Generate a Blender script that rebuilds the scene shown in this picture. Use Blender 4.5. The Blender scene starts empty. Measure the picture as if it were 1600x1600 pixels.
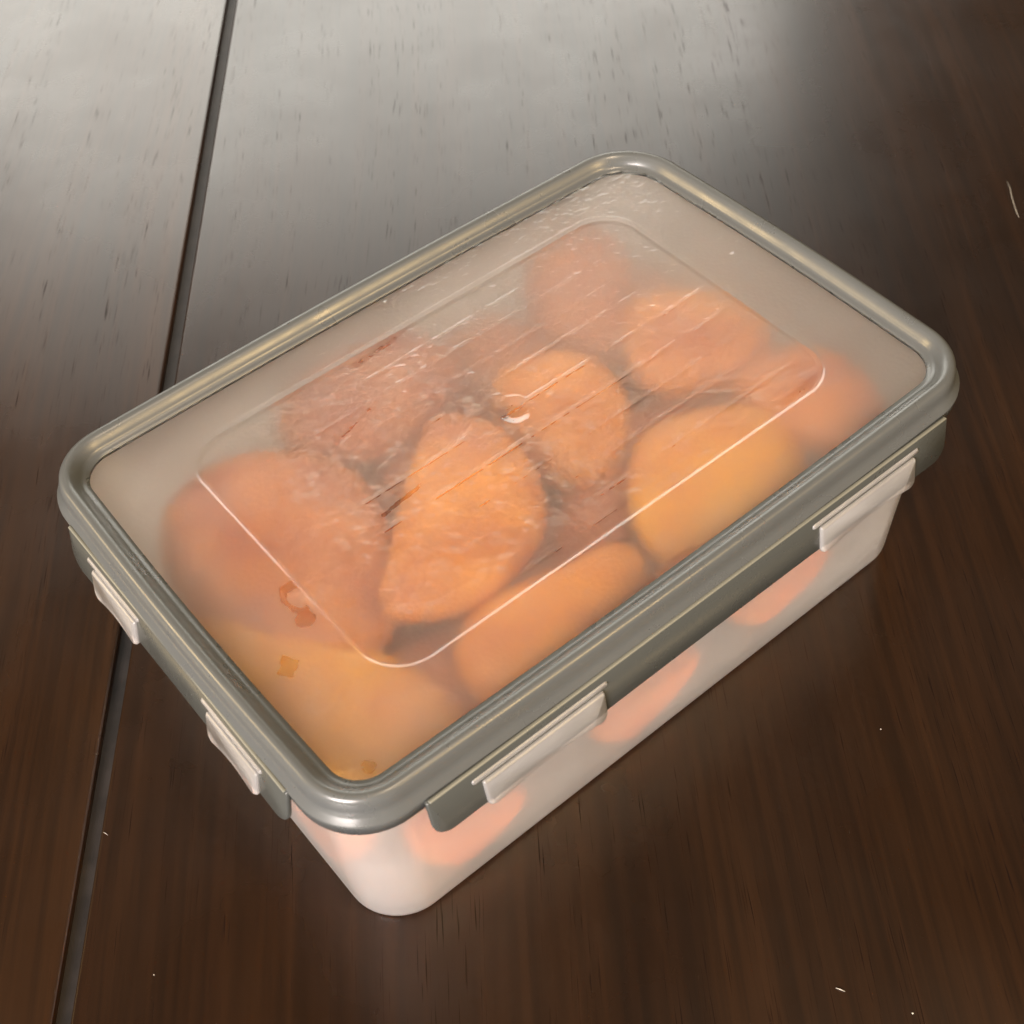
import bpy, bmesh, math, random
import numpy as np
from mathutils import Matrix, Vector
sc = bpy.context.scene
COL = sc.collection
MM = 0.001

# ------------------------------------------------------------------ camera
R = np.array([[0.77042, -0.63606, -0.04335],
              [-0.51116, -0.57565, -0.63823],
              [0.38100, 0.51387, -0.76862]])
cam = bpy.data.cameras.new("camera")
cam.sensor_width = 36.0
cam.lens = 2173.8 / 1600 * 36.0
cam.clip_start = 0.01
cam.clip_end = 50
camo = bpy.data.objects.new("camera", cam)
COL.objects.link(camo)
M = Matrix.Identity(4)
for i in range(3):
    M[i][0] = R[0][i]; M[i][1] = -R[1][i]; M[i][2] = -R[2][i]
M.translation = Vector((-0.13179, -0.17411, 0.22702 + 0.0646))
camo.matrix_world = M
cam.dof.use_dof = True
cam.dof.focus_distance = 0.32
cam.dof.aperture_fstop = 32.0
sc.camera = camo

# ------------------------------------------------------------------ world and lamps (a room by a window, no sky, no sun)
w = bpy.data.worlds.new("World"); sc.world = w; w.use_nodes = True
w.node_tree.nodes["Background"].inputs[0].default_value = (1.0, 0.74, 0.50, 1)
w.node_tree.nodes["Background"].inputs[1].default_value = 0.145

def lamp(name, az, el, dist, sx, sy, power, col, aim=(0, 0, 0.03)):
    l = bpy.data.lights.new(name, 'AREA'); l.shape = 'RECTANGLE'; l.size = sx; l.size_y = sy
    l.energy = power; l.color = col
    o = bpy.data.objects.new(name, l); COL.objects.link(o)
    a, e = math.radians(az), math.radians(el)
    p = Vector((math.cos(a)*math.cos(e), math.sin(a)*math.cos(e), math.sin(e))) * dist + Vector(aim)
    o.location = p
    o.rotation_euler = (Vector(aim) - p).to_track_quat('-Z', 'Y').to_euler()
    return o
lamp("window_light", 61, 22.5, 2.2, 1.6, 0.95, 27, (1.0, 0.98, 0.90))
lamp("side_window_light", 207, 24, 2.2, 0.9, 0.8, 162, (1.0, 0.90, 0.85))
lamp("room_lamp_light", -66, 40, 2.0, 0.42, 0.42, 23, (1.0, 0.68, 0.30))
lamp("rim_glint_light", 141, 25, 2.0, 0.42, 0.42, 20, (1.0, 0.70, 0.32))  # unseen lamp added for the gold glint on the back right rim
lamp("ceiling_lamp_light", -82, 69, 1.7, 0.16, 0.16, 12, (1.0, 0.76, 0.50))

sc.view_settings.view_transform = 'Standard'
sc.view_settings.look = 'None'
sc.view_settings.exposure = 0.3
sc.view_settings.gamma = 1.0
cy = sc.cycles
cy.max_bounces = 9; cy.diffuse_bounces = 4; cy.glossy_bounces = 3
cy.transmission_bounces = 8; cy.transparent_max_bounces = 12
cy.sample_clamp_indirect = 6.0
cy.blur_glossy = 0.4
try:
    cy.use_denoising = True
except Exception:
    pass

# ------------------------------------------------------------------ helpers
def mesh_obj(name, verts, faces, mat, parent=None, smooth=True, mats=None, fmat=None):
    me = bpy.data.meshes.new(name)
    me.from_pydata([tuple(v) for v in verts], [], faces)
    for m in (mats or [mat]):
        me.materials.append(m)
    if fmat is not None:
        me.polygons.foreach_set("material_index", fmat)
    if smooth:
        me.polygons.foreach_set("use_smooth", [True]*len(me.polygons))
    me.update()
    bm = bmesh.new(); bm.from_mesh(me)
    bmesh.ops.recalc_face_normals(bm, faces=bm.faces)
    bm.to_mesh(me); bm.free()
    o = bpy.data.objects.new(name, me); COL.objects.link(o)
    if parent: o.parent = parent
    return o

def empty(name, loc=(0, 0, 0)):
    o = bpy.data.objects.new(name, None); COL.objects.link(o); o.location = loc
    o.empty_display_size = 0.02
    return o

def tag(o, label=None, cat=None, group=None, kind=None):
    if label: o["label"] = label
    if cat: o["category"] = cat
    if group: o["group"] = group
    if kind: o["kind"] = kind
    return o

def rrect(a, b, r, nc=14, ns=(20, 14), bow=0.0):
    """rounded rectangle loop (mm), counter-clockwise, same count for every size"""
    pts = []
    r1, r2, r3, r4 = r if isinstance(r, tuple) else (r, r, r, r)
    segs = [((a, -b+r4), (a, b-r1), ns[1]), ((a-r1, b), (-a+r2, b), ns[0]), ((-a, b-r2), (-a, -b+r3), ns[1]), ((-a+r3, -b), (a-r4, -b), ns[0])]
    cor = [((a-r1, b-r1), 0, r1), ((-a+r2, b-r2), 90, r2), ((-a+r3, -b+r3), 180, r3), ((a-r4, -b+r4), 270, r4)]
    for (p, q, n), (c, a0, r) in zip(segs, cor):
        nx, ny = q[1]-p[1], p[0]-q[0]
        L = math.hypot(nx, ny); nx /= L; ny /= L
        for i in range(n):
            t = i/n
            k = bow*math.sin(math.pi*t)
            pts.append((p[0]+(q[0]-p[0])*t+nx*k, p[1]+(q[1]-p[1])*t+ny*k))
        for i in range(nc):
            th = math.radians(a0 + 90*i/nc)
            pts.append((c[0]+r*math.cos(th), c[1]+r*math.sin(th)))
    return pts

CX, CY = -1.2, -1.8                           # the lid sits a touch off the tub's middle
def loft(profile, a0, b0, r0, close=True, bow=0.0, cap_last=False, cap_first=False, shift=(0, 0)):
    """profile: (offset, z) mm around a rounded rectangle"""
    V, F = [], []
    n = None
    for off, z in profile:
        rr0 = tuple(max(q+off, 1.0) for q in r0) if isinstance(r0, tuple) else max(r0+off, 1.0)
        L = rrect(a0+off, b0+off, rr0, bow=bow)
        n = len(L)
        V += [((x+shift[0])*MM, (y+shift[1])*MM, z*MM) for x, y in L]
    m = len(profile)
    for k in range(m if close else m-1):
        k2 = (k+1) % m
        for i in range(n):
            j = (i+1) % n
            F.append((k*n+i, k*n+j, k2*n+j, k2*n+i))
    if cap_last: F.append(tuple(range((m-1)*n, m*n)))
    if cap_first: F.append(tuple(range(n)))
    return V, F

def smoothstep(e0, e1, x):
    t = np.clip((x-e0)/(e1-e0), 0, 1); return t*t*(3-2*t)

def sd_rr(x, y, a, b, r):
    qx = np.abs(x)-(a-r); qy = np.abs(y)-(b-r)
    return np.hypot(np.maximum(qx, 0), np.maximum(qy, 0)) + np.minimum(np.maximum(qx, qy), 0) - r

# ------------------------------------------------------------------ materials
def newmat(name):
    m = bpy.data.materials.new(name); m.use_nodes = True
    nt = m.node_tree
    for n in list(nt.nodes): nt.nodes.remove(n)
    out = nt.nodes.new('ShaderNodeOutputMaterial')
    return m, nt, out
def N(nt, t, **kw):
    n = nt.nodes.new(t)
    for k, v in kw.items():
        if k in n.inputs: n.inputs[k].default_value = v
        else: setattr(n, k, v)
    return n
def link(nt, a, b): nt.links.new(a, b)
def ramp(nt, stops, fac=None, interp='LINEAR'):
    n = nt.nodes.new('ShaderNodeValToRGB'); n.color_ramp.interpolation = interp
    e = n.color_ramp.elements
    e[0].position, e[0].color = stops[0][0], stops[0][1]
    e[1].position, e[1].color = stops[-1][0], stops[-1][1]
    for p, c in stops[1:-1]:
        x = e.new(p); x.color = c
    if fac is not None: link(nt, fac, n.inputs[0])
    return n
def g(v): return (v, v, v, 1)
def math_n(nt, op, a, b=None):
    n = nt.nodes.new('ShaderNodeMath'); n.operation = op
    for i, v in enumerate((a, b)):
        if v is None: continue
        if hasattr(v, 'is_output'): link(nt, v, n.inputs[i])
        else: n.inputs[i].default_value = v
    return n.outputs[0]

GAP_DIR = math.radians(52.75)       # direction of the boards

def wood_material(name, seed, base_hi, base_lo):
    m, nt, out = newmat(name)
    geo = N(nt, 'ShaderNodeTexCoord')
    mp = N(nt, 'ShaderNodeMapping'); mp.inputs['Location'].default_value = (seed*3.1, seed*1.7, 0)
    link(nt, geo.outputs['Object'], mp.inputs[0])
    # slow warp of the grain
    wn = N(nt, 'ShaderNodeTexNoise', Scale=5.0, Detail=2.0); 
    m0 = N(nt, 'ShaderNodeMapping'); m0.inputs['Scale'].default_value = (0.35, 1.0, 1.0); link(nt, mp.outputs[0], m0.inputs[0]); link(nt, m0.outputs[0], wn.inputs['Vector'])
    wsub = N(nt, 'ShaderNodeVectorMath', operation='SUBTRACT'); link(nt, wn.outputs['Color'], wsub.inputs[0]); wsub.inputs[1].default_value = (.5, .5, .5)
    wmul = N(nt, 'ShaderNodeVectorMath', operation='MULTIPLY'); link(nt, wsub.outputs[0], wmul.inputs[0]); wmul.inputs[1].default_value = (0, .035, 0)
    wadd = N(nt, 'ShaderNodeVectorMath', operation='ADD'); link(nt, mp.outputs[0], wadd.inputs[0]); link(nt, wmul.outputs[0], wadd.inputs[1])
    P = wadd.outputs[0]
    def streak(sx, sy, detail, rough=.55):
        mm = N(nt, 'ShaderNodeMapping'); mm.inputs['Scale'].default_value = (sx, sy, 1); link(nt, P, mm.inputs[0])
        n = N(nt, 'ShaderNodeTexNoise', Scale=1.0, Detail=detail, Roughness=rough); link(nt, mm.outputs[0], n.inputs['Vector'])
        return n.outputs['Fac']
    broad = streak(4, 45, 3)
    fine = streak(14, 380, 3)
    band = streak(3, 260, 2)
    # pores: short dashes along the grain, gathered in bands
    pores = streak(75, 2500, 1.0, .4)
    pr = ramp(nt, [(0.62, g(0)), (0.74, g(1))], pores)
    bm_ = ramp(nt, [(0.44, g(0)), (0.60, g(1))], band)
    pore = math_n(nt, 'MULTIPLY', pr.outputs[0], bm_.outputs[0])
    c1 = ramp(nt, [(0.30, base_lo), (0.70, base_hi)], broad)
    c2 = ramp(nt, [(0.38, g(0.74)), (0.60, g(1.08))], fine)
    c3 = ramp(nt, [(0.35, g(0.80)), (0.62, g(1.06))], band)
    mx = N(nt, 'ShaderNodeMix', data_type='RGBA', blend_type='MULTIPLY'); mx.inputs[0].default_value = 1
    link(nt, c1.outputs[0], mx.inputs[6]); link(nt, c2.outputs[0], mx.inputs[7])
    mx1 = N(nt, 'ShaderNodeMix', data_type='RGBA', blend_type='MULTIPLY'); mx1.inputs[0].default_value = 1
    link(nt, mx.outputs[2], mx1.inputs[6]); link(nt, c3.outputs[0], mx1.inputs[7])
    mx2 = N(nt, 'ShaderNodeMix', data_type='RGBA'); link(nt, pore, mx2.inputs[0]); link(nt, mx1.outputs[2], mx2.inputs[6]); mx2.inputs[7].default_value = (.007, .004, .003, 1)
    # smudges in the gloss
    sm = N(nt, 'ShaderNodeTexNoise', Scale=14.0, Detail=5.0, Roughness=.6); link(nt, mp.outputs[0], sm.inputs['Vector'])
    rr = ramp(nt, [(0.3, g(0.23)), (0.7, g(0.34))], sm.outputs['Fac'])
    rgh = rr.outputs[0]; spec = math_n(nt, 'SUBTRACT', .5, math_n(nt, 'MULTIPLY', pore, .42))
    h1 = math_n(nt, 'MULTIPLY', pore, -1.0)
    h = math_n(nt, 'ADD', h1, math_n(nt, 'MULTIPLY', fine, 0.2))
    bp = N(nt, 'ShaderNodeBump', Strength=0.18, Distance=0.0001); link(nt, h, bp.inputs['Height'])
    b = N(nt, 'ShaderNodeBsdfPrincipled'); link(nt, mx2.outputs[2], b.inputs['Base Color']); link(nt, rgh, b.inputs['Roughness'])
    b.inputs['IOR'].default_value = 1.5; link(nt, spec, b.inputs['Specular IOR Level'])
    link(nt, bp.outputs[0], b.inputs['Normal']); link(nt, b.outputs[0], out.inputs[0])
    return m

M_WOOD_A = wood_material('dark_wood_board', 0.3, (.0215, .0086, .0023, 1), (.0112, .0041, .0012, 1))
M_WOOD_B = wood_material('dark_wood_board_redder', 2.1, (.0150, .0058, .0017, 1), (.0080, .0029, .0009, 1))

def groove_material():
    m, nt, out = newmat('dusty_groove')
    tc = N(nt, 'ShaderNodeTexCoord'); n = N(nt, 'ShaderNodeTexNoise', Scale=160.0, Detail=4.0); link(nt, tc.outputs['Object'], n.inputs['Vector'])
    r = ramp(nt, [(0.3, (.007, .005, .004, 1)), (0.7, (.018, .014, .012, 1))], n.outputs['Fac'])
    b = N(nt, 'ShaderNodeBsdfPrincipled', Roughness=.6); b.inputs['Specular IOR Level'].default_value = .3; link(nt, r.outputs[0], b.inputs['Base Color']); link(nt, b.outputs[0], out.inputs[0])
    return m
M_GROOVE = groove_material()

def rim_material(name, col, trans, rough):
    m, nt, out = newmat(name)
    tc = N(nt, 'ShaderNodeTexCoord')
    n = N(nt, 'ShaderNodeTexNoise', Scale=900.0, Detail=3.0); link(nt, tc.outputs['Object'], n.inputs['Vector'])
    n2 = N(nt, 'ShaderNodeTexNoise', Scale=90.0, Detail=4.0); link(nt, tc.outputs['Object'], n2.inputs['Vector'])
    bp = N(nt, 'ShaderNodeBump', Strength=.10, Distance=.00012); link(nt, n.outputs['Fac'], bp.inputs['Height'])
    rr = ramp(nt, [(0.35, g(rough*.85)), (0.7, g(rough*1.3))], n2.outputs['Fac'])
    b = N(nt, 'ShaderNodeBsdfPrincipled'); b.inputs['Base Color'].default_value = col
    b.inputs['Transmission Weight'].default_value = trans; b.inputs['IOR'].default_value = 1.49
    link(nt, rr.outputs[0], b.inputs['Roughness']); link(nt, bp.outputs[0], b.inputs['Normal'])
    t = N(nt, 'ShaderNodeBsdfTranslucent'); t.inputs[0].default_value = col
    ms = N(nt, 'ShaderNodeMixShader'); ms.inputs[0].default_value = .22
    link(nt, b.outputs[0], ms.inputs[1]); link(nt, t.outputs[0], ms.inputs[2]); link(nt, ms.outputs[0], out.inputs[0])
    return m
M_RIM = rim_material('smoky_grey_plastic', (.145, .155, .155, 1), .5, .30)
M_LIT_EDGE = rim_material('lit_hinge_edge_plastic', (.22, .22, .18, 1), .3, .3)  # paler tone paints the light caught on the flap's top edge
M_FLAP = rim_material('smoky_grey_flap_plastic', (.075, .08, .074, 1), .30, .28)

def tub_material(name, haze, col=(.97, .945, .925, 1), rough=.36):
    """milky polypropylene: some light scatters, some passes blurred"""
    m, nt, out = newmat(name)
    tc = N(nt, 'ShaderNodeTexCoord')
    n = N(nt, 'ShaderNodeTexNoise', Scale=60.0, Detail=4.0); link(nt, tc.outputs['Object'], n.inputs['Vector'])
    d = N(nt, 'ShaderNodeBsdfDiffuse'); d.inputs[0].default_value = col
    t = N(nt, 'ShaderNodeBsdfTranslucent'); t.inputs[0].default_value = col
    dt = N(nt, 'ShaderNodeMixShader'); dt.inputs[0].default_value = .48
    link(nt, d.outputs[0], dt.inputs[1]); link(nt, t.outputs[0], dt.inputs[2])
    rf = N(nt, 'ShaderNodeBsdfRefraction', Roughness=rough, IOR=1.12); rf.inputs[0].default_value = (.98, .97, .95, 1)
    hz = ramp(nt, [(0.3, g(haze-.03)), (0.7, g(haze+.03))], n.outputs['Fac'])
    mx = N(nt, 'ShaderNodeMixShader'); link(nt, hz.outputs[0], mx.inputs[0]); link(nt, rf.outputs[0], mx.inputs[1]); link(nt, dt.outputs[0], mx.inputs[2])
    gl = N(nt, 'ShaderNodeBsdfGlossy', Roughness=.3); gl.inputs[0].default_value = g(1)
    fr = N(nt, 'ShaderNodeFresnel', IOR=1.4)
    geo = N(nt, 'ShaderNodeNewGeometry'); fac = math_n(nt, 'MULTIPLY', fr.outputs[0], math_n(nt, 'SUBTRACT', 1.0, geo.outputs['Backfacing']))
    m2 = N(nt, 'ShaderNodeMixShader'); link(nt, fac, m2.inputs[0]); link(nt, mx.outputs[0], m2.inputs[1]); link(nt, gl.outputs[0], m2.inputs[2])
    link(nt, m2.outputs[0], out.inputs[0])
    return m
M_TUB = tub_material('milky_white_plastic', .28)
M_TAB = tub_material('milky_tab_plastic', .26)

def panel_material(name, under):
    m, nt, out = newmat(name)
    tc = N(nt, 'ShaderNodeTexCoord')
    if not under:
        # glossy outer face, fine haze
        n = N(nt, 'ShaderNodeTexNoise', Scale=700.0, Detail=3.0); link(nt, tc.outputs['Object'], n.inputs['Vector'])
        bp = N(nt, 'ShaderNodeBump', Strength=.10, Distance=.0002); link(nt, n.outputs['Fac'], bp.inputs['Height'])
        b = N(nt, 'ShaderNodeBsdfPrincipled', Roughness=.13, IOR=1.46); b.inputs['Base Color'].default_value = (.99, .985, .97, 1)
        b.inputs['Transmission Weight'].default_value = 1
        link(nt, bp.outputs[0], b.inputs['Normal'])
        link(nt, b.outputs[0], out.inputs[0]); return m
    # frosted, wet inner face
    at = N(nt, 'ShaderNodeAttribute'); at.attribute_name = 'frost'
    haze = at.outputs['Fac']
    rough = math_n(nt, 'MINIMUM', math_n(nt, 'ADD', math_n(nt, 'MULTIPLY', haze, .55), .20), .40)
    vo = N(nt, 'ShaderNodeTexVoronoi', Scale=900.0); link(nt, tc.outputs['Object'], vo.inputs['Vector'])
    bp = N(nt, 'ShaderNodeBump', Strength=.12, Distance=.0003); link(nt, vo.outputs['Distance'], bp.inputs['Height'])
    b = N(nt, 'ShaderNodeBsdfPrincipled', IOR=1.40); b.inputs['Base Color'].default_value = (.99, .98, .96, 1); b.inputs['Transmission Weight'].default_value = 1
    link(nt, rough, b.inputs['Roughness']); link(nt, bp.outputs[0], b.inputs['Normal'])
    d = N(nt, 'ShaderNodeBsdfDiffuse'); d.inputs[0].default_value = (.93, .91, .89, 1)
    t = N(nt, 'ShaderNodeBsdfTranslucent'); t.inputs[0].default_value = (.93, .91, .89, 1)
    dt = N(nt, 'ShaderNodeMixShader'); dt.inputs[0].default_value = .5
    link(nt, d.outputs[0], dt.inputs[1]); link(nt, t.outputs[0], dt.inputs[2])
    mx = N(nt, 'ShaderNodeMixShader'); link(nt, haze, mx.inputs[0]); link(nt, b.outputs[0], mx.inputs[1]); link(nt, dt.outputs[0], mx.inputs[2])
    link(nt, mx.outputs[0], out.inputs[0])
    return m
M_PANEL_TOP = panel_material('clear_lid_plastic', False)
M_PANEL_UNDER = panel_material('frosted_lid_inside', True)

def mango_material(name, c_lo, c_hi, seed):
    m, nt, out = newmat(name)
    tc = N(nt, 'ShaderNodeTexCoord')
    mp = N(nt, 'ShaderNodeMapping'); mp.inputs['Location'].default_value = (seed, seed*2, 0); link(nt, tc.outputs['Object'], mp.inputs[0])
    n = N(nt, 'ShaderNodeTexNoise', Scale=52.0, Detail=5.0, Roughness=.6); link(nt, mp.outputs[0], n.inputs['Vector'])
    r = ramp(nt, [(0.35, c_lo), (0.65, c_hi)], n.outputs['Fac'])
    f = N(nt, 'ShaderNodeTexNoise', Scale=420.0, Detail=3.0); link(nt, mp.outputs[0], f.inputs['Vector'])
    bp = N(nt, 'ShaderNodeBump', Strength=.35, Distance=.0006); link(nt, f.outputs['Fac'], bp.inputs['Height'])
    b = N(nt, 'ShaderNodeBsdfPrincipled', Roughness=.42); link(nt, r.outputs[0], b.inputs['Base Color']); link(nt, bp.outputs[0], b.inputs['Normal'])
    b.inputs['Subsurface Weight'].default_value = 0; b.inputs['Subsurface Radius'].default_value = (1, .35, .08); b.inputs['Subsurface Scale'].default_value = .004
    link(nt, b.outputs[0], out.inputs[0])
    return m
MG = {
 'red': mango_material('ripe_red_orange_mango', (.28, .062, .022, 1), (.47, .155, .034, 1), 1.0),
 'orange': mango_material('orange_mango', (.43, .11, .010, 1), (.70, .265, .016, 1), 2.0),
 'yellow': mango_material('golden_mango', (.56, .185, .008, 1), (.76, .35, .022, 1), 3.0),
 'deep': mango_material('deep_orange_mango', (.80, .17, .0005, 1), (.90, .25, .001, 1), 5.0),
 'brown': mango_material('brownish_orange_mango', (.34, .078, .014, 1), (.57, .195, .024, 1), 4.0)}

m, nt, out = newmat('pale_fibre'); b = N(nt, 'ShaderNodeBsdfPrincipled', Roughness=.6); b.inputs['Base Color'].default_value = (.30, .285, .255, 1); link(nt, b.outputs[0], out.inputs[0]); M_FIBRE = m

# ------------------------------------------------------------------ table: two boards with a groove between
ux, uy = math.cos(GAP_DIR), math.sin(GAP_DIR)
g0 = np.array([0.0981, 0.3002]); 
nv = np.array([-uy, ux])                      # to the left of the boards' direction
gv = float(g0 @ nv)                           # signed distance of groove from origin
tb_rot = GAP_DIR
def prism_u(profile, u0, u1, nseg=1):
    V, F = [], []
    n = len(profile)
    for k in range(nseg+1):
        u = u0+(u1-u0)*k/nseg
        V += [(u, v, z) for v, z in profile]
    for k in range(nseg):
        for i in range(n):
            j = (i+1) % n
            F.append((k*n+i, k*n+j, (k+1)*n+j, (k+1)*n+i))
    F.append(tuple(range(n))); F.append(tuple(range(nseg*n, (nseg+1)*n)))
    return V, F
H = 0.0019
def board_profile(v_in, v_out):
    """inner edge (at the groove) rounded; side = sign"""
    s = 1 if v_out > v_in else -1
    r = .0009
    pts = [(v_in, -.030), (v_in, -r)]
    for k in range(1, 6):
        th = math.pi/2*k/5
        pts.append((v_in + s*r*(1-math.cos(th)), -r + r*math.sin(th)))
    pts += [(v_out, 0), (v_out, -.030)]
    return pts
# base: under-board with concave channel showing in the groove
ch = []
for k in range(9):
    t = -1+2*k/8
    ch.append((gv+t*.0040, -.0026+.0010*t*t))
prof = [(gv+.36, -.0305), (gv-.62, -.0305), (gv-.62, -.040), (gv+.36, -.040)]
base_prof = [(gv-.0040, -.0300)] + ch + [(gv+.0040, -.0300)]
V, F = prism_u(base_prof, -.75, .95)
table = mesh_obj('table', V, F, M_GROOVE, smooth=False)
table.rotation_euler = (0, 0, tb_rot)
tag(table, 'dark brown wooden table top of two boards with a groove between', kind='structure')
V, F = prism_u(board_profile(gv+H, gv+.36), -.75, .95)
mesh_obj('plank', V, F, M_WOOD_A, table, smooth=False)
V, F = prism_u(board_profile(gv-H, gv-.62), -.75, .95)
mesh_obj('plank', V, F, M_WOOD_B, table, smooth=False)

# ------------------------------------------------------------------ food container
box = empty('food_container')
tag(box, 'rectangular milky plastic food container with grey-rimmed clear lid, filled with mango', 'container')
PZ = 64.6                                     # height of the lid panel, mm
# tub: outer wall, rolled top, inner wall
tubp = [(-9, 1.0), (-5.0, .25), (-2.2, .05), (-.9, .3), (-.2, 1.0), (0, 2.2), (.5, 14), (1.4, 32), (2.2, 46), (2.35, 50.2), (2.9, 50.9), (3.05, 54), (3.1, 57.6),
        (2.3, 58.4), (1.5, 57.8), (1.4, 51), (.8, 50), (.7, 46), (-.1, 32), (-1.0, 14), (-1.5, 5), (-2.2, 3.0), (-3.8, 1.9), (-9, 2.4)]
V, F = loft(tubp, 84.9, 55.2, 13, close=False)
n = len(rrect(10, 10, 2))
F.append(tuple(range(n))); F.append(tuple(range(len(V)-n, len(V))))
tub = mesh_obj('tub', V, F, M_TUB, box)

# lid rim: crease, bead, outer wall, hinge ledge, underside
rimp = [(-1.2, -1.3), (-1.2, -.02), (-.15, .02), (.2, .35), (.6, .5), (.85, 1.0), (1.5, 1.75), (2.15, 2.45), (2.7, 2.82), (3.3, 2.97), (3.8, 2.95), (4.35, 2.7), (4.85, 2.1), (5.1, 1.2), (5.3, 0), (5.5, -2.6),
        (6.7, -3.0), (6.75, -3.8), (6.5, -4.6), (6.4, -6.8), (5.6, -6.9), (4.6, -4.5), (4.1, 0), (3.8, 1.2), (3.2, 1.7), (2.4, 1.3), (1.9, .2), (1.5, -1.0), (.4, -1.5)]
rimp = [(o, z+PZ) for o, z in rimp]
V, F = loft(rimp, 84.0, 54.0, (13.0, 9.0, 8.5, 10.0), bow=.8, shift=(CX, CY))
lid = mesh_obj('lid', V, F, M_RIM, box)

# lid panel: fine sheet with recess, ridges, droplets, gate dimple as real relief
rng = np.random.default_rng(7)
A, B, RC = 84.4, 54.4, 9.2
step = .34
xs = np.arange(-A, A+1e-6, 2*A/round(2*A/step)); ys = np.arange(-B, B+1e-6, 2*B/round(2*B/step))
X, Y = np.meshgrid(xs, ys)
sd = sd_rr(X, Y, A, B, RC)
# snap outside points to the rounded outline
for _ in range(3):
    e = .05
    gx = (sd_rr(X+e, Y, A, B, RC)-sd_rr(X-e, Y, A, B, RC))/(2*e); gy = (sd_rr(X, Y+e, A, B, RC)-sd_rr(X, Y-e, A, B, RC))/(2*e)
    o = np.maximum(sd_rr(X, Y, A, B, RC), 0)
    X = X-gx*o; Y = Y-gy*o
Z = np.zeros_like(X)
X += CX; Y += CY; xs = xs+CX; ys = ys+CY
s_in = sd_rr(X, Y, 65.0, 40.4, 11.0)
Z -= .34*(1-smoothstep(-.6, 0.0, s_in))
Z += .09*np.exp(-((s_in+.2)/.34)**2)
def vnoise(X, Y, sx, sy, seed):
    r = np.random.default_rng(seed); n = 256
    T = r.random((n, n))
    u = (X/sx) % n; v = (Y/sy) % n
    i = np.floor(u).astype(int); j = np.floor(v).astype(int); fu = u-i; fv = v-j
    fu = fu*fu*(3-2*fu); fv = fv*fv*(3-2*fv)
    i1 = (i+1) % n; j1 = (j+1) % n; i %= n; j %= n
    return (T[j, i]*(1-fu)+T[j, i1]*fu)*(1-fv)+(T[j1, i]*(1-fu)+T[j1, i1]*fu)*fv
# slight unevenness of the moulded sheet
Z += .10*(vnoise(X, Y, 22, 15, 1)-.5) + .018*(vnoise(X, Y, 4, 3, 2)-.5)
# wet wrinkled film: strong along the far long edge and in the far right ring
wet = smoothstep(34, 50, Y)*smoothstep(-62, -20, X)*1.0
wet = np.maximum(wet, smoothstep(66, 74, X)*smoothstep(-22, 8, Y)*.9)
wet = np.maximum(wet, np.exp(-((X-20)**2/30**2+(Y-26)**2/10**2))*.2)
wet *= smoothstep(.32, .62, vnoise(X, Y, 9, 6, 3))*.75+.25
wr = vnoise(X, Y, 2.6, 1.1, 4)+.6*vnoise(X, Y, 1.2, .8, 5)
Z += wet*.065*(wr-.8) + .065*smoothstep(39, 44, Y)*smoothstep(-58, -30, X)*(vnoise(X, Y, 1.1, .8, 71)-.5)*(.4+vnoise(X, Y, 8, 4, 72))
# droplets as low elongated domes
def domes(cx, cy, rx, ry, h, ang):
    for x, y, a, b_, hh, t in zip(cx, cy, rx, ry, h, ang):
        ix = np.searchsorted(xs, [x-3*a-1, x+3*a+1]); iy = np.searchsorted(ys, [y-3*a-1, y+3*a+1])
        sl = (slice(iy[0], iy[1]), slice(ix[0], ix[1]))
        dx, dy = X[sl]-x, Y[sl]-y
        u = dx*math.cos(t)+dy*math.sin(t); v = -dx*math.sin(t)+dy*math.cos(t)
        Z[sl] += hh*np.exp(-(u*u/(a*a)+v*v/(b_*b_))**1.5)
DK = .5
dens = vnoise(X, Y, 14, 10, 9)
def scatter(n, x0, x1, y0, y1, rmin, rmax, hk):
    cx = rng.uniform(x0, x1, n); cy = rng.uniform(y0, y1, n)
    rx = rng.uniform(rmin, rmax, n)
    domes(cx, cy, rx*rng.uniform(1, 1.9, n), rx*rng.uniform(.6, .9, n), DK*hk*rx*rng.uniform(.6, 1.2, n), rng.normal(-.6, .2, n))
scatter(420, -48, 5, 2, 38, .4, .75, .17)
scatter(280, -42, 20, -30, 6, .38, .7, .15)
scatter(340, 5, 62, -10, 38, .38, .7, .14)
scatter(140, 20, 62, -36, -10, .45, .7, .11)
scatter(60, -82, -66, 10, 50, .4, .5, .22)
scatter(50, -80, 80, -54, -43, .4, .7, .12)
scatter(90, 68, 82, -40, 46, .45, .8, .07)
scatter(70, -60, -48, -30, 38, .45, .7, .10)
scatter(2200, -64, 64, -39, 39, .26, .46, .15)
scatter(500, -82, 82, -54, 52, .26, .42, .13)
# long ridges and drip lines along the container
lines = [(31.5, -22, 30, .012, .16), (25.5, -45, 52, .010, .13), (18.0, -30, 55, .006, .10), (11.0, -18, 62, .010, .17), (1.5, -45, 62, .004, .20), (-7.5, -46, 60, .006, .17), (-15.5, -25, 56, .006, .12), (-23.0, -10, 58, .008, .10), (-30.5, -4, 60, .006, .13), (-35.5, -30, 40, .005, .08)]
for k, (y0, xa, xb, sl_, hh) in enumerate(lines):
    yc = y0 + sl_*X + .2*(vnoise(X, X*0+k*7.3, 14, 1, 20+k)-.5)
    on = smoothstep(xa, xa+4, X)*(1-smoothstep(xb-4, xb, X))
    brk = smoothstep(.22, .45, vnoise(X, X*0+k*3.1, 5, 1, 40+k))
    amp = .55+.9*vnoise(X, X*0+k*5.7, 1.6, 1, 60+k)
    Z += .6*hh*on*brk*amp*(np.exp(-((Y-yc)/.27)**2) - .5*np.exp(-((Y-yc+.5)/.3)**2))
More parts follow.
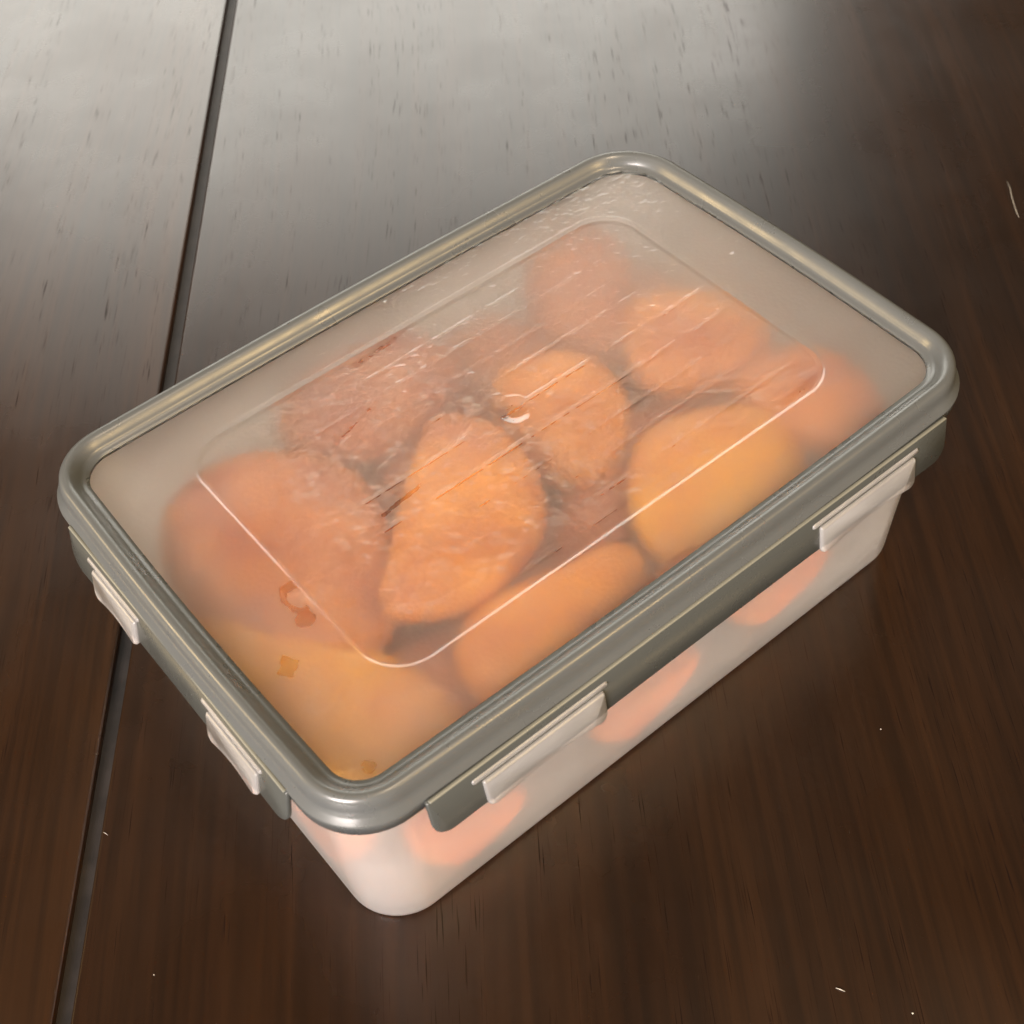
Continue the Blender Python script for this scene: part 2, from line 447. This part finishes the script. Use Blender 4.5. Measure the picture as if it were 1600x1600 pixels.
# gate dimple
rr_ = np.hypot(X-.4, Y-.4)
Z += -.55*np.exp(-(rr_/2.9)**4) + .10*np.exp(-((rr_-4.0)/.9)**2) + .12*np.exp(-((rr_-.6)/.7)**2)
edge = smoothstep(0, 2.0, -sd_rr(X-CX, Y-CY, A, B, RC))
Z *= edge
ny, nx = X.shape
top = np.stack([X, Y, Z+PZ-.05], -1).reshape(-1, 3)*MM
# underside: coarser sheet following the recess
def quads(nx, ny, o, flip=False):
    I = (np.arange(ny-1)[:, None]*nx+np.arange(nx-1)[None, :]).ravel()+o
    q = np.stack([I, I+1, I+1+nx, I+nx], -1)
    return q[:, ::-1] if flip else q
Zu = -.34*(1-smoothstep(-1.7, -.2, s_in))*edge
bot = np.stack([X, Y, Zu+PZ-1.35], -1).reshape(-1, 3)*MM
nt_ = len(top)
q1 = quads(nx, ny, 0); q2 = quads(nx, ny, nt_, True)
rimidx = list(range(nx)) + [k*nx+nx-1 for k in range(1, ny)] + [(ny-1)*nx+k for k in range(nx-2, -1, -1)] + [k*nx for k in range(ny-2, 0, -1)]
side = [(rimidx[(i+1) % len(rimidx)], rimidx[i], rimidx[i]+nt_, rimidx[(i+1) % len(rimidx)]+nt_) for i in range(len(rimidx))]
me = bpy.data.meshes.new('panel')
allv = np.concatenate([top, bot]); allf = np.concatenate([q1, q2, np.array(side)])
me.vertices.add(len(allv)); me.vertices.foreach_set('co', allv.ravel())
me.loops.add(len(allf)*4); me.loops.foreach_set('vertex_index', allf.ravel().astype(np.int32))
me.polygons.add(len(allf)); me.polygons.foreach_set('loop_start', np.arange(len(allf), dtype=np.int32)*4)
mi = np.zeros(len(allf), dtype=np.int32); mi[len(q1):len(q1)+len(q2)] = 1
me.materials.append(M_PANEL_TOP); me.materials.append(M_PANEL_UNDER)
me.update(calc_edges=True)
me.polygons.foreach_set('material_index', mi); me.polygons.foreach_set('use_smooth', np.ones(len(allf), dtype=bool))
me.validate()
# frost on the inside: denser away from the near left corner, beads, wiped drips, wet patches
fr = .225 + .17*smoothstep(-50, 80, X*.6+Y) + .09*(vnoise(X, Y, 16, 11, 81)-.5) + .05*(vnoise(X, Y, 3.5, 2.6, 82)-.5) + .05*(vnoise(X, Y, .8, .6, 83)-.5)
def spot(x, y, a, b_, t, amp, p=1.0):
    m_ = max(a, b_)*2.6+.6
    ix = np.searchsorted(xs, [x-m_, x+m_]); iy = np.searchsorted(ys, [y-m_, y+m_]); sl = (slice(iy[0], iy[1]), slice(ix[0], ix[1]))
    dx, dy = X[sl]-x, Y[sl]-y
    u = dx*math.cos(t)+dy*math.sin(t); v = -dx*math.sin(t)+dy*math.cos(t)
    fr[sl] += amp*np.exp(-(u*u/(a*a)+v*v/(b_*b_))**p)
def beads(n, x0, x1, y0, y1, r0, r1, amp):
    for _ in range(n):
        r_ = rng.uniform(r0, r1)
        spot(rng.uniform(x0, x1), rng.uniform(y0, y1), r_*rng.uniform(1.0, 1.9), r_*rng.uniform(.6, .9), rng.normal(-.62, .2), amp*rng.uniform(.5, 1.2)*(1 if rng.random() < .85 else -.25))
beads(650, -52, 2, -32, 38, .32, .7, .26)
beads(560, 0, 62, -38, 38, .32, .66, .2)
beads(320, -82, 82, -53, 51, .35, .65, .14)
for k, (y0, xa, xb, sl_, hh) in enumerate(lines):
    yc = y0 + sl_*X + .2*(vnoise(X, X*0+k*7.3, 14, 1, 20+k)-.5)
    on = smoothstep(xa, xa+4, X)*(1-smoothstep(xb-4, xb, X))*smoothstep(.15, .45, vnoise(X, X*0+k*3.1, 5, 1, 40+k))
    fr += on*hh*(1.4*np.exp(-((Y-yc-.45)/.3)**2) - 1.1*np.exp(-((Y-yc+.15)/.36)**2))
wob = .8*(vnoise(X, Y, 1.7, 1.4, 90)-.5)
def wet_patch(d, w_, amt=.8):
    global fr
    fr *= 1-amt*(1-smoothstep(-w_, w_, d+wob))
d1 = np.abs(np.hypot((X+66.2)/1.25, (Y+10.2)/1.9)-1.9)*1.4-.85
wet_patch(np.where(X-Y*.2 < -63.0, d1, np.maximum(d1, .8)), .35, .6)
wet_patch(np.hypot((X+68.2)/1.2, (Y+15.6)/1.0)-2.0, .4, .6)
wet_patch(np.maximum(np.abs((X+77)*.8+(Y+23)*.6)/1.1, np.abs(-(X+77)*.6+(Y+23)*.8))-1.9, .4, .6)
wet_patch(np.maximum(np.abs(X+11.5)/7.5, np.abs(Y-38.6-.06*X)/.9)*1.6-1.6, .5, .6)
wet_patch(np.hypot(X+78, Y+51.5)-1.5, .4, .55)
wet_patch(np.maximum(np.abs(X+34.5)/6.5, np.abs(Y+3.2-.13*(X+34))/.55)*1.5-1.5, .4, .75)
wet_patch(np.maximum(np.abs(X-54)/5.5, np.abs(Y+37.2-.08*(X-54))/.8)*1.5-1.5, .6, .5)
wet_patch(np.maximum(np.abs(X+29)/8, np.abs(Y-22-.3*(X+29))/.5)*1.5-1.5, .5, .55)
wet_patch(np.hypot((X-.2), (Y-1.0))-3.6, 1.0, .5)
fr = np.clip(fr, .03, .62)
fa = me.attributes.new('frost', 'FLOAT', 'POINT')
fa.data.foreach_set('value', np.concatenate([fr.ravel(), fr.ravel()]).astype(np.float32))
panel = bpy.data.objects.new('panel', me); COL.objects.link(panel); panel.parent = lid

# side flaps of the lid and the tub's latch tabs
def plate(name, outline, thick, place, mat, parent, bev=.35, arc=0):
    """outline (u, z) mm extruded outward; place(u, o, z) -> xyz mm"""
    n = len(outline)
    cx = sum(p[0] for p in outline)/n; cz = sum(p[1] for p in outline)/n
    def inset(d):
        res = []
        for i in range(n):
            p0, p1, p2 = outline[i-1], outline[i], outline[(i+1) % n]
            tx, tz = p2[0]-p0[0], p2[1]-p0[1]; L = math.hypot(tx, tz) or 1
            res.append((p1[0]-tz/L*d, p1[1]+tx/L*d))
        return res
    layers = [(bev, 0), (0, bev), (0, thick-bev), (bev, thick)]
    V, F = [], []
    for d, o in layers:
        V += [tuple(c*MM for c in place(u, o, z)) for u, z in inset(d)]
    for k in range(3):
        for i in range(n):
            j = (i+1) % n
            F.append((k*n+i, k*n+j, (k+1)*n+j, (k+1)*n+i))
    F.append(tuple(range(n))[::-1]); F.append(tuple(range(3*n, 4*n)))
    return mesh_obj(name, V, F, mat, parent)
def rounded_outline(u0, u1, z0, z1, r_low, r_up, arch=0.0, sweep=0.0):
    """counter-clockwise seen from outside; low corners rounded"""
    P = []
    def arc(cx, cz, r, a0):
        for k in range(7):
            t = math.radians(a0+90*k/6); P.append((cx+r*math.cos(t), cz+r*math.sin(t)))
    arc(u0+r_low, z0+r_low, r_low, 180)
    for k in range(1, 12):
        t = k/12; P.append((u0+r_low+(u1-u0-2*r_low)*t, z0+arch*math.sin(math.pi*t)))
    arc(u1-r_low, z0+r_low, r_low, 270)
    arc(u1-r_up, z1-r_up, r_up, 0)
    for k in range(1, 12):
        t = k/12; P.append((u1-r_up-(u1-u0-2*r_up)*t, z1))
    arc(u0+r_up, z1-r_up, r_up, 90)
    return P
# four sides: rotation, half distance to wall line, half flap length, tab span
SIDES = [(0, 54.0+6.7, 73.5, (29.5, 63.6)), (180, 54.0+6.7, 73.5, (29.5, 63.6)), (90, 84.0+6.7, 43.0, (12.5, 34.5)), (270, 84.0+6.7, 43.0, (12.5, 34.5))]
ZF0, ZF1 = PZ-14.6, PZ-3.3
def placer(rot, dist):
    c_, s_ = math.cos(math.radians(rot)), math.sin(math.radians(rot))
    def pl(u, o, z):
        splay = (ZF1-z)*.17                    # flaps lean outward towards the bottom
        x, y = u, -(dist+o+splay+.8*math.cos(math.pi*u/180)*0)
        return (x*c_-y*s_+CX*.4, x*s_+y*c_+CY, z)
    return pl
for rot, dist, hl, (ta, tb) in SIDES:
    pl = placer(rot, dist)
    plate('flap', rounded_outline(-hl, hl, ZF0, ZF1, 4.2, .5, arch=.5), 1.3, pl, M_FLAP, lid, bev=.3)
    plate('hinge', rounded_outline(-hl+.6, hl-.6, PZ-3.4, PZ-2.95, .2, .2), .8, lambda u, o, z: pl(u, o+.75, z), M_LIT_EDGE, lid, bev=.12)  # thin strip added as the bright lit line along the flap top
    for sgn in (-1, 1):
        u0, u1 = sorted((sgn*ta, sgn*tb))
        t = plate('latch_tab', rounded_outline(u0+2.2, u1-1.2, PZ-15.6, PZ-7.6, 2.0, .5, arch=1.3), 1.4, lambda u, o, z: pl(u, o+.75, z), M_TAB, tub, bev=.45)
        plate('latch_bar', rounded_outline(u0, u1, PZ-6.9, PZ-5.6, .6, .6), 1.0, lambda u, o, z: pl(u, o+.7, z), M_TAB, tub, bev=.3)

# ------------------------------------------------------------------ mango pieces inside
def chaikin(P, it=3):
    P = np.array(P, float)
    for _ in range(it):
        Q = np.roll(P, -1, 0)
        P = np.stack([.75*P+.25*Q, .25*P+.75*Q], 1).reshape(-1, 2)
    return P
def grow(P, d):
    c = P.mean(0); v = P-c; L = np.linalg.norm(v, axis=1, keepdims=True)
    return c+v*(L+d)/L
def mango(outline, zmid, ht, hb, label, col, pt=2.4, pb=2.4, tilt=(0, 0), seed=0, lim=True, gr=2.4, it=2):
    """a cut mango piece: outline in mm, domed or flat-cut above and below its widest level"""
    P = chaikin(grow(np.array(outline, float), gr), it)
    c = P.mean(0)
    rs = np.random.default_rng(seed+11)
    rings, zz = [], []
    ns = 7
    ss = [math.sin(math.pi/2*k/ns) for k in range(1, ns+1)]
    n = len(P)
    V = []; levels = []
    for s in ss[:-1]: levels.append((s, +1))
    levels.append((1.0, 0))
    for s in ss[:-1][::-1]: levels.append((s, -1))
    def zof(s, sg):
        if sg >= 0: z = ht*(max(0, 1-s**pt))**(1/min(pt, 2.2))
        else: z = -hb*(max(0, 1-s**pb))**(1/min(pb, 2.2))
        return z
    def put(p, z):
        x, y = p
        dz = (x-c[0])*tilt[0]+(y-c[1])*tilt[1]
        zw = zmid+z+dz + .35*math.sin(x*.35+seed)*math.cos(y*.31+seed*2)
        if lim:
            k = np.clip((zw-3)/50, 0, 1); ax = 83.0+1.6*k; ay = 53.6+1.6*k
            d = float(sd_rr(np.array(x), np.array(y), ax, ay, 12.5))
            if d > 0:
                e = .01
                gx = float(sd_rr(np.array(x+e), np.array(y), ax, ay, 12.5)-d)/e; gy = float(sd_rr(np.array(x), np.array(y+e), ax, ay, 12.5)-d)/e
                x -= gx*d; y -= gy*d
            zw = min(max(zw, 3.2), PZ-2.6)
        V.append((x*MM, y*MM, zw*MM))
    put(c, zof(0, 1))
    for s, sg in levels:
        for p in P:
            put(c+(p-c)*s, zof(s, sg))
    put(c, zof(0, -1))
    F = []
    for i in range(n): F.append((0, 1+i, 1+(i+1) % n))
    for k in range(len(levels)-1):
        for i in range(n):
            j = (i+1) % n
            F.append((1+k*n+i, 1+(k+1)*n+i, 1+(k+1)*n+j, 1+k*n+j))
    last = 1+len(levels)*n; o = 1+(len(levels)-1)*n
    for i in range(n): F.append((last, o+(i+1) % n, o+i))
    ob = mesh_obj('mango_piece', V, F, MG[col])
    tag(ob, label, 'mango', 'mango pieces in the container')
    return ob
mango([(-77,32),(-66,39),(-54,39),(-44,33),(-37,24),(-35,13),(-38,-1),(-44,-14),(-54,-22),(-66,-18),(-75,-4),(-81,13)], 50, 9.5, 6, 'large rounded orange mango cheek under the lid corner farthest left', 'brown', pt=3.4, tilt=(.05,.04), seed=1)
mango([(-35,49),(-24,54),(-13,54),(-3,53),(5,50),(8,38),(4,27),(-7,22),(-18,19),(-31,22),(-38,34)], 48, 9, 6, 'reddish domed mango piece against the far long side, left of the lid dimple', 'red', pt=3.0, tilt=(0,-.12), seed=2)
mango([(-54.5,-20),(-47,-27),(-38,-31),(-28,-31),(-15,-27),(-6,-17),(-2,0),(-5,11),(-12,17),(-25,7),(-40,-7)], 56, 6, 10, 'pick-shaped orange mango slice with a golden pointed tip near the lid middle', 'orange', pt=6, gr=.8, it=1, seed=3)
mango([(10,21),(19,19),(28,12),(31,0),(23,-13),(12,-17),(2,-9),(1,4)], 48, 9, 10, 'rounded orange mango piece right beneath the lid dimple', 'orange', pt=3.6, tilt=(.1,.1), seed=4)
mango([(40,44),(51,52),(62,52),(68,44),(64,32),(55,25),(47,12),(36,13),(33,23),(34,32)], 46, 10, 6, 'dark reddish mango piece nearest the far corner of the lid', 'red', pt=3.2, seed=5)
mango([(50,18),(60,16),(70,8),(74,-5),(68,-16),(54,-17),(39,-9),(38,3)], 47, 11, 6, 'pale orange mango piece near the middle of the short right-hand side', 'orange', pt=3.4, tilt=(-.1,0), seed=6)
mango([(9,-30),(20,-20),(31,-21),(45,-27),(50,-35),(44,-50),(26,-52),(10,-50),(2,-44)], 50, 8.5, 6, 'golden yellow mango piece beside the front long edge, right of the middle', 'yellow', pt=3.6, tilt=(0,.12), seed=7)
mango([(53,-18),(69,-20),(76,-32),(72,-50),(56,-53),(50,-40),(50,-26)], 49, 10, 6, 'brownish orange mango piece under the lid corner farthest right', 'brown', pt=3.2, seed=8)
mango([(-40,-30),(-23,-35),(-7,-37),(-2,-42),(-6,-50),(-29,-54),(-47,-53),(-47,-40)], 50, 9, 6, 'orange mango piece along the front long edge, left of the middle', 'orange', pt=3.6, tilt=(.06,0), seed=9)
mango([(-83,17),(-74,-2),(-62,-19),(-55,-29),(-52,-46),(-62,-53),(-76,-52),(-83,-42),(-84,-16)], 43, 12, 8, 'bright orange mango piece filling the lid corner nearest the camera', 'yellow', pt=3.4, seed=10)
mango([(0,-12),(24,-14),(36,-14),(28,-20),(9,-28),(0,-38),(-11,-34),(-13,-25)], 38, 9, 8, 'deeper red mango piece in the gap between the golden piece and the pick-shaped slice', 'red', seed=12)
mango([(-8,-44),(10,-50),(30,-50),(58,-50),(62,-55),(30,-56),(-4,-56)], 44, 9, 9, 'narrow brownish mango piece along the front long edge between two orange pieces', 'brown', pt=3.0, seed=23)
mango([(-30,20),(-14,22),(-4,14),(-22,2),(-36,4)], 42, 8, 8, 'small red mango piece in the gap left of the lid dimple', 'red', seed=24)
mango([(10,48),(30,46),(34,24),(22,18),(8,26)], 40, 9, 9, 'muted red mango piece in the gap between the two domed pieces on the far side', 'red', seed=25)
# lower layer, seen through the gaps and through the milky walls
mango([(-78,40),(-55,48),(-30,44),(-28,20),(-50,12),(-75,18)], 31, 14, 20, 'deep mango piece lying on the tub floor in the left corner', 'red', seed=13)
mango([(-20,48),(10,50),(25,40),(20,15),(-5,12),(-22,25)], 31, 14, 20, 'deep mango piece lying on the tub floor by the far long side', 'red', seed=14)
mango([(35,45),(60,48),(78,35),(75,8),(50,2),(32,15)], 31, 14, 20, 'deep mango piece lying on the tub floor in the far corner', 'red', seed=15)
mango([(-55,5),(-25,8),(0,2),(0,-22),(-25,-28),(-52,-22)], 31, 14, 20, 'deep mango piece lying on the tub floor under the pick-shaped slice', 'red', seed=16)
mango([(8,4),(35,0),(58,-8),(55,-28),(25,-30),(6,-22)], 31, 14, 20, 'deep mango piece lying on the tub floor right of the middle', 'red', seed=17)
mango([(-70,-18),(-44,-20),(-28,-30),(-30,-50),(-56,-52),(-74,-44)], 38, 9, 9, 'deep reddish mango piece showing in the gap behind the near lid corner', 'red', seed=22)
# pieces pressed against the front long wall and the near short wall
mango([(-70,-46),(-60,-57),(-48,-57),(-45,-50),(-54,-42),(-64,-38)], 13.5, 6, 8, 'orange mango slice pressed against the front wall nearest the camera', 'deep', tilt=(.25, 0), seed=18)
mango([(-20,-48),(-8,-56.5),(5,-56.5),(8,-50),(0,-42),(-12,-40)], 13, 6, 8, 'orange mango slice pressed against the front wall at its middle', 'deep', tilt=(.45, 0), seed=19)
mango([(24,-48),(34,-57),(48,-57),(52,-50),(44,-42),(30,-40)], 19, 6, 9, 'orange mango slice pressed against the front wall at its right end', 'deep', tilt=(.25, 0), seed=20)
mango([(-86,-25),(-80,-8),(-72,-12),(-70,-30),(-76,-42),(-86,-40)], 22, 11, 14, 'orange mango piece pressed against the near short wall', 'deep', seed=21)

# ------------------------------------------------------------------ lint on the table
def fibre(pts, rad, label):
    V, F = [], []
    k = 5
    for i, p in enumerate(pts):
        a = Vector(pts[max(i-1, 0)]); b_ = Vector(pts[min(i+1, len(pts)-1)])
        t = (b_-a).normalized(); s = t.cross(Vector((0, 0, 1))).normalized(); u = s.cross(t)
        rr = rad*(1 if 0 < i < len(pts)-1 else .5)
        for j in range(k):
            th = 2*math.pi*j/k
            V.append(tuple((Vector(p)+s*math.cos(th)*rr+u*math.sin(th)*rr)*MM))
    for i in range(len(pts)-1):
        for j in range(k):
            F.append((i*k+j, i*k+(j+1) % k, (i+1)*k+(j+1) % k, (i+1)*k+j))
    F.append(tuple(range(k))); F.append(tuple(range((len(pts)-1)*k, len(pts)*k)))
    o = mesh_obj('lint_fibre', V, F, M_FIBRE)
    tag(o, label, 'lint', 'lint on the table')
fibre([(226.2, 21.4, .15), (223.3, 18.1, .5), (219.7, 14.5, .45), (215.4, 9.4, .25), (213.9, 7.3, .12)], .11, 'long pale curved fibre on the table at the right edge')
fibre([(-19.1, -124.7, .12), (-18.7, -125.5, .25), (-18.2, -126.5, .12)], .12, 'short white thread of lint on the table in front of the container')
fibre([(-119.9, 9.4, .1), (-119.6, 8.8, .2), (-119.4, 8.0, .1)], .07, 'tiny pale thread of lint just right of the groove')
def speck(x, y, r, label):
    bm = bmesh.new(); bmesh.ops.create_icosphere(bm, subdivisions=2, radius=r*MM)
    for v in bm.verts:
        v.co *= 1+.25*math.sin(v.co.x*9000+v.co.y*7000); v.co.z *= .6
    me = bpy.data.meshes.new('dust_speck'); bm.to_mesh(me); bm.free(); me.materials.append(M_FIBRE)
    o = bpy.data.objects.new('dust_speck', me); COL.objects.link(o); o.location = (x*MM, y*MM, r*.5*MM)
    tag(o, label, 'dust', 'dust specks on the table')
speck(35.7, -89.5, .16, 'tiny pale dust speck on the table right of the container')
speck(-11.1, -138.6, .2, 'tiny pale dust speck on the table at the bottom right')
speck(-128.0, -28.0, .14, 'tiny pale dust speck on the table right of the groove at the bottom')
